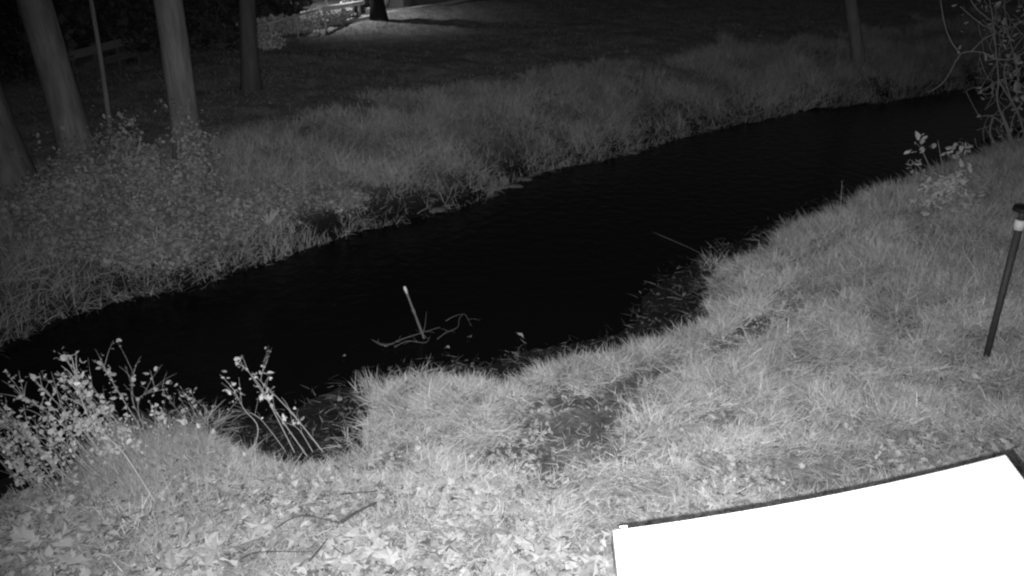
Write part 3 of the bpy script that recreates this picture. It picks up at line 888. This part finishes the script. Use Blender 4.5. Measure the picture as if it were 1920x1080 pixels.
# single large leaves caught on the middle weeds and grass tips
for lx, ly, s, lab in [(488, 752, .085, 'large pale leaf hanging at the centre of the middle weeds'), (531, 793, .10, 'largest bright leaf caught low on the middle weeds'),
                       (502, 748, .06, 'small bright leaf beside the large hanging one'), (375, 804, .07, 'bright leaf on the grass tips left of the middle weeds'),
                       (396, 814, .07, 'second bright leaf resting on grass left of the middle weeds'), (462, 873, .06, 'bright leaf on the ground at the foot of the arched weed stem')]:
    g = ground_at(lx, ly) if ly > 860 else None
    q = (g + np.array([0, 0, .08])) if g is not None else at_y(lx, ly, ground_at(lx + 40, 850)[1] + .15)
    o = link('leaf', wlb[0]); s *= .8; o.location = Vector([float(c) for c in q]); o.scale = (s, s, s)
    o.rotation_euler = (1.0, random.uniform(-.4, .4), random.uniform(-.6, .6)); tag(o, lab, 'leaf', 'single bright leaves caught on the middle weeds')

# ------------------------------------------------------------------ shrub and vines on the right bank
def rootpath(g, lst): return [g] + lst
g = ground_at(1775, 405); yR = g[1]
root = empty('shrub', g); tag(root, 'small broad leaved shrub with bare twigs on top at the right bank rim', 'shrub')
stl = []
for pth in [[(1775, 405), (1772, 350), (1765, 300), (1758, 262)], [(1775, 400), (1745, 350), (1725, 315), (1708, 300)], [(1775, 400), (1790, 340), (1800, 290), (1812, 266)],
            [(1775, 400), (1750, 330), (1730, 285), (1720, 270)], [(1775, 400), (1805, 360), (1828, 345)], [(1775, 400), (1800, 390), (1835, 395)], [(1775, 400), (1750, 365), (1735, 360)]]:
    pp = smooth_path([at_y(x, y, yR - random.uniform(-.2, .3)) for x, y in pth], 4)
    stl.append((pp, list(np.linspace(.009, .004, len(pp)))))
tubes('stem', stl, M_vine, root, sides=5)
M_sl = grey('shrub_leaf', .50, .7, 30, .15)
wls = [weed_leaf_mesh('leaf', crumple((OV, OF), 300 + i, .7), M_sl, 1) for i in range(4)]
for cx, cy, sx, sy, nl in [(1775, 362, 50, 30, 270), (1815, 385, 26, 18, 70), (1722, 272, 14, 12, 13), (1805, 275, 16, 14, 15), (1712, 308, 12, 8, 9), (1800, 330, 20, 14, 24), (1750, 345, 24, 14, 26), (1795, 290, 14, 12, 11)]:
    for i in range(nl):
        q = at_y(random.gauss(cx, sx * .6), random.gauss(cy, sy * .6), yR - random.uniform(.1, .8))
        q[2] = max(q[2], float(height(q[0], q[1])) + .03)
        put_leaf(q, random.uniform(.06, .135), root, wls)
# tangled vines at the upper right
g = ground_at(1905, 300); yV = g[1]
root = empty('tangled_bush', g); tag(root, 'tall bush of tangled bare vines with a few bright leaves at the upper right edge', 'bush')
stl = []
vin = [[(1905, 300), (1885, 235), (1870, 190), (1872, 150), (1868, 100), (1862, 40), (1850, -30)],
       [(1910, 300), (1890, 240), (1880, 210), (1895, 195), (1908, 170), (1905, 120), (1890, 60), (1880, -20)],
       [(1868, 110), (1840, 98), (1808, 98), (1795, 110), (1780, 138), (1765, 158), (1742, 173)],
       [(1900, 146), (1878, 149), (1855, 162), (1832, 173)],
       [(1885, 235), (1860, 218), (1838, 218)], [(1890, 300), (1858, 255), (1860, 220)], [(1920, 320), (1895, 270), (1900, 220), (1925, 180)],
       [(1800, 100), (1782, 75), (1770, 40), (1762, -10)], [(1820, 98), (1850, 70), (1900, 50), (1930, 30)], [(1860, 110), (1900, 110), (1935, 85)],
       [(1872, 150), (1905, 205), (1925, 240)], [(1930, 300), (1915, 230), (1890, 170), (1885, 120), (1925, 60)], [(1860, 40), (1830, 15), (1810, -20)], [(1870, 60), (1840, 45), (1800, 12)]]
for pth in vin:
    y0 = yV + random.uniform(-.3, .3)
    pp = smooth_path([at_y(x, y, y0 + random.uniform(-.12, .12)) for x, y in pth], 5)
    stl.append((pp, list(np.linspace(.017, .007, len(pp)))))
for i in range(110):
    x, y = random.uniform(1835, 1945), random.uniform(-20, 290)
    e = (x + random.uniform(-35, 35), y + random.uniform(-55, 55)); y0 = yV + random.uniform(-.6, .6)
    m_ = ((x + e[0]) / 2 + random.uniform(-12, 12), (y + e[1]) / 2 + random.uniform(-12, 12))
    pp = smooth_path([at_y(a, b, y0) for a, b in ((x, y), m_, e)], 3)
    stl.append((pp, list(np.linspace(.007, .004, len(pp)))))
tubes('vine', stl, M_vine, root, sides=5)
for cx, cy, s, nl, sz in [(1830, 173, 5, 4, .12), (1898, 122, 10, 12, .16), (1918, 178, 6, 8, .2), (1870, 108, 5, 3, .1), (1800, 97, 3, 2, .08), (1905, 30, 34, 60, .11), (1850, 10, 30, 30, .1), (1900, 230, 24, 30, .08), (1742, 173, 2, 1, .07), (1905, 195, 14, 7, .1), (1895, 75, 25, 14, .11), (1880, 140, 20, 8, .09)]:
    for i in range(nl):
        q = at_y(random.gauss(cx, s), random.gauss(cy, s), yV + random.uniform(-.3, .3))
        put_leaf(q, sz * random.uniform(.7, 1.2), root, wls)

# tall thin stalks in the rough grass of the right bank
for i in range(46):
    bx = random.uniform(1560, 1915); by = random.uniform(430, 585)
    g = ground_at(bx, by)
    h = random.uniform(.35, .85); a = random.uniform(0, 6.28)
    e = g + np.array([math.cos(a) * h * .3, math.sin(a) * h * .3, h])
    pp = smooth_path([g, (g + e) / 2 + np.array([0, 0, h * .08]), e], 4)
    root = empty('dry_stalk', g); tag(root, '%s dry stalk leaning %s, %s' % ('tall' if h > .68 else ('short' if h < .5 else 'medium'), 'left' if math.cos(a) < -.3 else ('right' if math.cos(a) > .3 else 'little'), where(bx, by)), 'stalk', 'dry stalks standing in the rough grass of the right bank')
    tube('stem', pp, list(np.linspace(.005, .002, len(pp))), M_stem, root, sides=4)
    n = 26
    PP = np.array([pp[3 + (j % (len(pp) - 3))] for j in range(n)]) + rng.normal(0, .018, (n, 3))
    batch('seed_head', OV, [(0, 1, 2, 3, 4), (0, 4, 5, 6, 7)], PP, rot_batch(n, rng.uniform(0, 1.5, n)), rng.uniform(.012, .03, n), np.full(n, .75), M_leaf, root)['kind'] = 'stuff'

# ------------------------------------------------------------------ dark post at the right
g = ground_at(1846, 682)
t = at_y(1919, 392, g[1])
root = empty('marker_post', g); tag(root, 'dark slanting steel post with white collar and dark cap at the right edge', 'post')
d = (t - g) / np.linalg.norm(t - g); ln = np.linalg.norm(t - g)
tube('pipe', [g - d * .2, g + d * (ln - .13)], .030, M_steel, root, sides=20)
tube('collar', [g + d * (ln - .19), g + d * (ln - .188), g + d * (ln - .105), g + d * (ln - .1)], [.031, .046, .046, .031], M_pale, root, sides=24)
tube('neck', [g + d * (ln - .1), g + d * (ln - .02)], [.026, .026], M_steel, root, sides=20)
tube('cap', [g + d * (ln - .02), g + d * (ln - .014), g + d * (ln + .012), g + d * (ln + .02)], [.03, .085, .085, .05], M_black, root, sides=28)

# ------------------------------------------------------------------ stake in the water with driftwood at its foot
g = at_z(795, 634, 0.0)
def P0(x, y, dz=0.0): return at_z(x, y, 0.03 + dz)
t = at_y(758, 537, g[1])
root = empty('stake', g); tag(root, 'leaning wooden stake with a pale top standing in the creek', 'stake')
d = t - g
tube('stake_shaft', [g - d * .35, g + d * .3, g + d * .48, g + d * .54, g + d * .6, g + d * .9], [.016, .015, .014, .020, .013, .012], M_wood, root, sides=8, rough=.08)
tube('painted_tip', [g + d * .86, g + d * .95, g + d * 1.0], [.0145, .019, .012], M_pale, root, sides=10)
def twig(lst, rad, mat, label, cat, name='fallen_branch', group=None, ground=True, dz=.03, forks=0):
    pts = []
    for q in lst:
        p_ = ground_at(q[0], q[1]) if ground else at_z(q[0], q[1], 0)
        p_[2] += dz + (q[2] if len(q) > 2 else 0); pts.append(p_)
    pts = smooth_path(pts, 4)
    L_ = [(pts, list(np.linspace(rad, rad * .45, len(pts))))]
    for i in range(forks):
        q = random.choice(pts[1:-1]); e = q + np.array([random.uniform(-.2, .2), random.uniform(-.12, .12), random.uniform(.0, .08)])
        L_.append(([q, (q + e) / 2 + np.array([0, 0, .01]), e], [rad * .4, rad * .3, rad * .2]))
    o = tubes(name, L_, mat, None, sides=6, rough=.1)
    return tag(o, label, cat, group)
GD = 'driftwood caught round the stake'
twig([(696, 640, 0), (722, 652, 0), (758, 643, .03), (795, 634, .05), (826, 627, .07)], .0065, M_wood, 'thin branch lying across the foot of the stake', 'branch', group=GD, ground=False, forks=7)
twig([(792, 632, 0), (797, 625, .06), (801, 610, .16)], .005, M_wood, 'short stub of branch sticking up beside the stake foot', 'branch', group=GD, ground=False)
twig([(820, 640, 0), (836, 631, .02), (858, 622, .03), (862, 612, .08), (872, 607, .1), (884, 618, .02)], .0045, M_wood, 'curled twig looping out right of the stake', 'twig', group=GD, ground=False, forks=4)
twig([(836, 610, .03), (852, 608, .08), (868, 606, .1)], .004, M_wood, 'fine straight twig above the curled one right of the stake', 'twig', group=GD, ground=False)
twig([(740, 655, 0), (765, 645, .01), (798, 648, .01), (808, 636, .03)], .005, M_wood, 'crooked half sunk twig under the stake foot', 'twig', group=GD, ground=False, forks=4)
for lx, ly, s, lab in [(881, 636, .085, 'pale curled leaf on the water right of the stake'), (725, 655, .08, 'small pale leaf at the left end of the branch by the stake'),
                       (976, 633, .11, 'pale leaf on the mud further right of the stake'), (838, 657, .09, 'pale strip of leaf on the mud below the stake'), (645, 672, .06, 'tiny pale leaf floating on the dark water left of the stake')]:
    g = ground_at(lx, ly)
    o = link('fallen_leaf', leaf_meshes[4]); o.location = (g[0], g[1], max(0, g[2]) + .03); o.scale = (s, s, s)
    o.rotation_euler = (.5, .2, random.uniform(0, 6)); tag(o, lab, 'leaf', 'leaves on the wet margin')
twig([(1222, 438, .03), (1290, 468, .03), (1330, 490, .04), (1372, 510, .03)], .0055, M_wood, 'long straight bare twig pointing out over the water from the right bank', 'twig', dz=.0)
twig([(1320, 480, .2), (1350, 495, .1), (1385, 520, .0)], .006, M_wood, 'shorter twig beside the long one pointing over the water', 'twig', forks=5)
twig([(1335, 460, .1), (1355, 485, .12), (1372, 505, .0)], .005, M_wood, 'thin upright twig on the rim behind the long bare one', 'twig', forks=4)
GS = 'dark sticks lying in the foreground leaf litter'
twig([(643, 1006), (672, 986), (708, 966)], .014, M_darkwood, 'thick dark stick slanting up right, the stoutest among the leaves', 'stick', 'fallen_stick', GS, dz=.12)
twig([(520, 1018), (550, 1001), (580, 995), (610, 1003), (640, 1008)], .005, M_darkwood, 'thin arched dark twig left of the stout stick', 'stick', 'fallen_stick', GS, dz=.13)
twig([(456, 1078), (480, 1066), (520, 1063), (590, 1062)], .005, M_darkwood, 'thin dark twig curving along the bottom edge', 'stick', 'fallen_stick', GS, dz=.12)
twig([(584, 1082), (600, 1062), (617, 1040)], .009, M_darkwood, 'short dark stick leaving the bottom edge below the arched twig', 'stick', 'fallen_stick', GS, dz=.13)
twig([(640, 952), (675, 950), (708, 944)], .006, M_darkwood, 'dark straight twig lying above the stout stick', 'stick', 'fallen_stick', GS, dz=.12)
twig([(630, 1052), (650, 1066), (680, 1085)], .005, M_darkwood, 'thin dark twig slanting down right at the bottom edge', 'stick', 'fallen_stick', GS, dz=.11)

# ------------------------------------------------------------------ lamp lit yard at the top
zg = lambda x, y: ground_at(x, y)
# lamp on its post, just above the frame: the light of the yard
g = zg(614, 33)
root = empty('yard_lamp', g); tag(root, 'thin yard lamp post rising out of view behind the lit shrubs', 'lamp')
tube('pole', [g, g + np.array([0, 0, 3.2])], .03, M_metalpale, root, sides=10)
tube('lantern', [g + np.array([0, 0, 3.2]), g + np.array([0, 0, 3.24]), g + np.array([0, 0, 3.3])], [.04, .16, .10], M_metalpale, root, sides=14)
me_b = M_bulb = bpy.data.materials.new('lamp_glow'); M_bulb.use_nodes = True
pb = M_bulb.node_tree.nodes['Principled BSDF']; pb.inputs['Emission Color'].default_value = (1, 1, 1, 1); pb.inputs['Emission Strength'].default_value = 8
tube('bulb', [g + np.array([0, 0, 3.06]), g + np.array([0, 0, 3.1]), g + np.array([0, 0, 3.17])], [.03, .05, .03], M_bulb, root, sides=12)
l = bpy.data.lights.new('yard_lamp_light', 'SPOT'); l.energy = 460; l.spot_size = math.radians(128); l.spot_blend = .8; l.shadow_soft_size = .05
lo = bpy.data.objects.new('yard_lamp_light', l); COL.objects.link(lo); lo.location = Vector([float(c) for c in g + np.array([-.1, -.25, 2.85])])
lo.rotation_euler = Vector((.10, .12, -.98)).to_track_quat('-Z', 'Y').to_euler()

# concrete kerb along the yard
ka, kb = zg(563, 61), zg(885, 0)
kd = (kb - ka); klen = np.linalg.norm(kd); ku = kd / klen; kn = np.array([-ku[1], ku[0], 0]); kn /= np.linalg.norm(kn)
root = empty('kerb', ka); tag(root, 'pale concrete kerb between the lawn and the lit yard', 'kerb')
ns = 14
for i in range(ns):
    o0 = ka + ku * (klen * i / ns)
    box('kerb_stone', o0 - np.array([0, 0, .15]), ku * (klen / ns - .02), kn * .22, (0, 0, .24), M_concrete, root, .01)
# board wall behind the kerb, right of the black trunk
wa, wb = zg(672, 25), zg(757, 14)
wd = wb - wa; wd[2] = 0; wn = np.array([-wd[1], wd[0], 0]) / np.linalg.norm(wd)
root = empty('board_wall', (wa + wb) / 2); tag(root, 'pale board wall with a dark diagonal brace, right of the black trunk', 'wall')
nb = 9
for i in range(nb):
    box('board', wa + wd * (i / nb) - np.array([0, 0, .2]), wd * (.985 / nb), wn * .04, (0, 0, 2.3), M_wall, root)
q0 = wa + wd * .60 - wn * .05 + np.array([0, 0, .12]); q1 = wa + wd * .93 - wn * .05 + np.array([0, 0, 1.15])
tube('brace', [q0, q1], .05, M_darkwood, root, sides=6)
sa_, sb_ = zg(759, 14), zg(860, 1)
sd = sb_ - sa_; sd[2] = 0; sn = np.array([-sd[1], sd[0], 0]) / np.linalg.norm(sd)
root = empty('grey_shed', (sa_ + sb_) / 2); tag(root, 'dull grey shed wall with a dark corner post at the top right of the yard', 'shed')
for i in range(10):
    box('board', sa_ + sd * (i / 10) + sn * .1 - np.array([0, 0, .2]), sd * (.985 / 10), sn * .05, (0, 0, 2.3), M_wallgrey, root)
box('corner_post', sa_ + sd * .16 + sn * .0 - np.array([0, 0, .2]), sd / np.linalg.norm(sd) * .16, sn * .09, (0, 0, 2.3), M_darkwood, root)
box('roof', sa_ - sd * .03 - sn * .2 + np.array([0, 0, 2.15]), sd * 1.06, sn * 2.8 + np.array([0, 0, .5]), (0, 0, .08), M_wallgrey, root)
box('side_wall', sb_ + sd / np.linalg.norm(sd) * .01 + sn * .16 - np.array([0, 0, .2]), sn * 2.2, sd / np.linalg.norm(sd) * .05, (0, 0, 2.3), M_wallgrey, root)
# white handrail
g0 = zg(607, 56); Yr = g0[1]
r0 = at_y(606, 17, Yr - .3); r1 = at_y(700, 1, Yr + 3.4)
root = empty('handrail', g0); tag(root, 'bright white handrail running behind the cabinet at the top of the yard', 'railing')
tube('rail', [r0, r1], .065, M_pale, root, sides=10)
for s in (.02, .35, .68, .98):
    q = r0 * (1 - s) + r1 * s
    tube('post', [np.array([q[0], q[1], float(height(q[0], q[1]))]), q], .035, M_metalpale, root, sides=8)
r2 = at_y(500, 45, Yr - 2.6)
root = empty('garden_rail', zg(540, 80)); tag(root, 'thin dim rail sloping down to the left above the lit shrubs', 'railing')
tube('rail', [r2, r0 - np.array([.12, .05, 0])], .025, M_metalpale, root, sides=8)
for s in (.05, .5, .9):
    q = r2 * (1 - s) + r0 * s
    tube('post', [np.array([q[0], q[1], float(height(q[0], q[1]))]), q], .02, M_metalpale, root, sides=6)
# pale grill-like cabinet with shelf on legs
g = zg(650, 34); Yc = g[1]
k = lambda x, y, dy=0: at_y(x, y, Yc + dy)
root = empty('garden_cart', g); tag(root, 'white wheeled garden cart with bright shelf under the white handrail', 'cart')
ux = k(660, 20) - k(637, 20); 
box('cart_box', k(637, 21), (ux[0], .12, .05), (0, .45, 0), (0, 0, float(k(637, 5)[2] - k(637, 21)[2])), M_pale, root, .02)
box('lid', k(640, 4), (ux[0] * .7, .1, .04), (0, .35, 0), (0, 0, .10), M_metalpale, root, .03)
box('shelf', k(636, 24, -.12), (ux[0] * 1.05, .1, .06), (0, .3, 0), (0, 0, .035), M_pale, root, .005)
for a, b in ((.06, .0), (.92, .0), (.06, .36), (.92, .36)):
    q = k(637, 21) + np.array([ux[0] * a, b + .02, 0])
    tube('leg', [np.array([q[0], q[1], g[2]]), q + np.array([0, 0, .04])], .018, M_metalpale, root, sides=6)
for a in (.1, .9):
    q = k(637, 21) + np.array([ux[0] * a, -.03, 0]); q[2] = g[2] + .07
    tube('wheel', [q, q + np.array([0, .03, 0])], .07, M_black, root, sides=14)
# dark bin with wheels beside it
g = zg(677, 28); Yb = g[1]
root = empty('bin', g); tag(root, 'black rubbish bin standing between the white cart and the black trunk', 'bin')
w_ = .24; hb = .62
V = [(g[0] - w_ * .8, g[1], g[2] + .05), (g[0] + w_ * .8, g[1], g[2] + .05), (g[0] + w_ * .8, g[1] + .4, g[2] + .05), (g[0] - w_ * .8, g[1] + .4, g[2] + .05),
     (g[0] - w_, g[1] - .05, g[2] + hb), (g[0] + w_, g[1] - .05, g[2] + hb), (g[0] + w_, g[1] + .48, g[2] + hb), (g[0] - w_, g[1] + .48, g[2] + hb)]
link('bin_body', mesh_py('bin_body', V, [(3, 2, 1, 0), (4, 5, 6, 7), (0, 1, 5, 4), (1, 2, 6, 5), (2, 3, 7, 6), (3, 0, 4, 7)]), M_black, root)
box('lid', (g[0] - w_ - .02, g[1] - .08, g[2] + hb + .003), (2 * w_ + .04, 0, 0), (0, .6, .06), (0, 0, .04), M_black, root, .01)
for s in (-1, 1):
    q = np.array([g[0] + s * w_ * .75, g[1] + .38, g[2] + .08]); tube('wheel', [q - np.array([.02, 0, 0]), q + np.array([.02, 0, 0])], .08, M_black, root, sides=12)
# small pots and lit bedding plants
for i, (x, y, s, lab) in enumerate([(692, 25, .12, 'small white bucket against the pale boards left of the black trunk'), (573, 32, .12, 'white flower pot on the left under the thin rail'),
                                    (589, 36, .09, 'smaller white flower pot right of the other under the thin rail'), (649, 30, .07, 'tiny white pot in front of the cart')]):
    g = zg(x, y + 3)
    o = tube('flower_pot', [g + np.array([0, 0, -.02]), g + np.array([0, 0, .01]), g + np.array([0, 0, s * 1.5]), g + np.array([0, 0, s * 1.5 + .02])], [s * .6, s * .7, s, s * 1.1], M_pale, None, sides=14)
    tag(o, lab, 'pot', 'white pots in the lit yard')
M_bed = grey('bedding_leaf', 0.50, .7, 3, .2, tone=True)
for i, (x, y, s, lab) in enumerate([(500, 68, .55, 'dim round bush at the dark left end of the lit bed'), (530, 66, .6, 'leafy bush second from the left in the lit bed'),
                                    (560, 62, .5, 'lit leafy bush in the middle of the bed left of the pots'), (597, 50, .55, 'broad pale bush below the start of the white handrail'),
                                    (622, 44, .5, 'pale leafy bush left of the white cart'), (505, 92, .4, 'low dark bush in front of the bed at its left end')]):
    g = zg(x, y)
    root = empty('bush', g); tag(root, lab, 'bush', 'bushes of the lit bed')
    n = 1500
    u = rng.normal(0, 1, (n, 3)); u /= np.linalg.norm(u, axis=1)[:, None]; u *= rng.random(n)[:, None] ** .4
    u *= (1 + .3 * np.sin(u[:, :1] * 7 + i) * np.cos(u[:, 1:2] * 6))
    PP = g + u * np.array([s, s * .7, s * .42]) + np.array([0, 0, s * .38])
    batch('foliage', OV, [(0, 1, 2, 3, 4), (0, 4, 5, 6, 7)], PP, rot_batch(n, rng.uniform(0, 1.6, n)), rng.uniform(.05, .12, n), rng.uniform(.5, 1.4, n), M_bed, root)['kind'] = 'stuff'
    tubes('stem', [([g, g + np.array([random.uniform(-.3, .3) * s, random.uniform(-.2, .2), s * .6])], .012) for _ in range(5)], M_darkwood, root, sides=4)
# low plank lying behind the trees at the left, half lit
g0, g1 = zg(138, 160), zg(262, 122)
root = empty('low_fence', g0); tag(root, 'low dim board fence seen between the thick trunks at upper left', 'fence')
dv = g1 - g0; L_ = np.linalg.norm(dv); du = dv / L_
for j in range(2):
    box('rail', g0 + np.array([0, 0, .2 + j * .28]), dv, (0, .04, 0), (0, 0, .16), M_wallgrey if j else M_darkwood, root)
for s in (0.02, .33, .66, .97):
    box('post', g0 + dv * s + np.array([0, .05, -.1]), du * .1, (0, .09, 0), (0, 0, .8), M_darkwood, root)
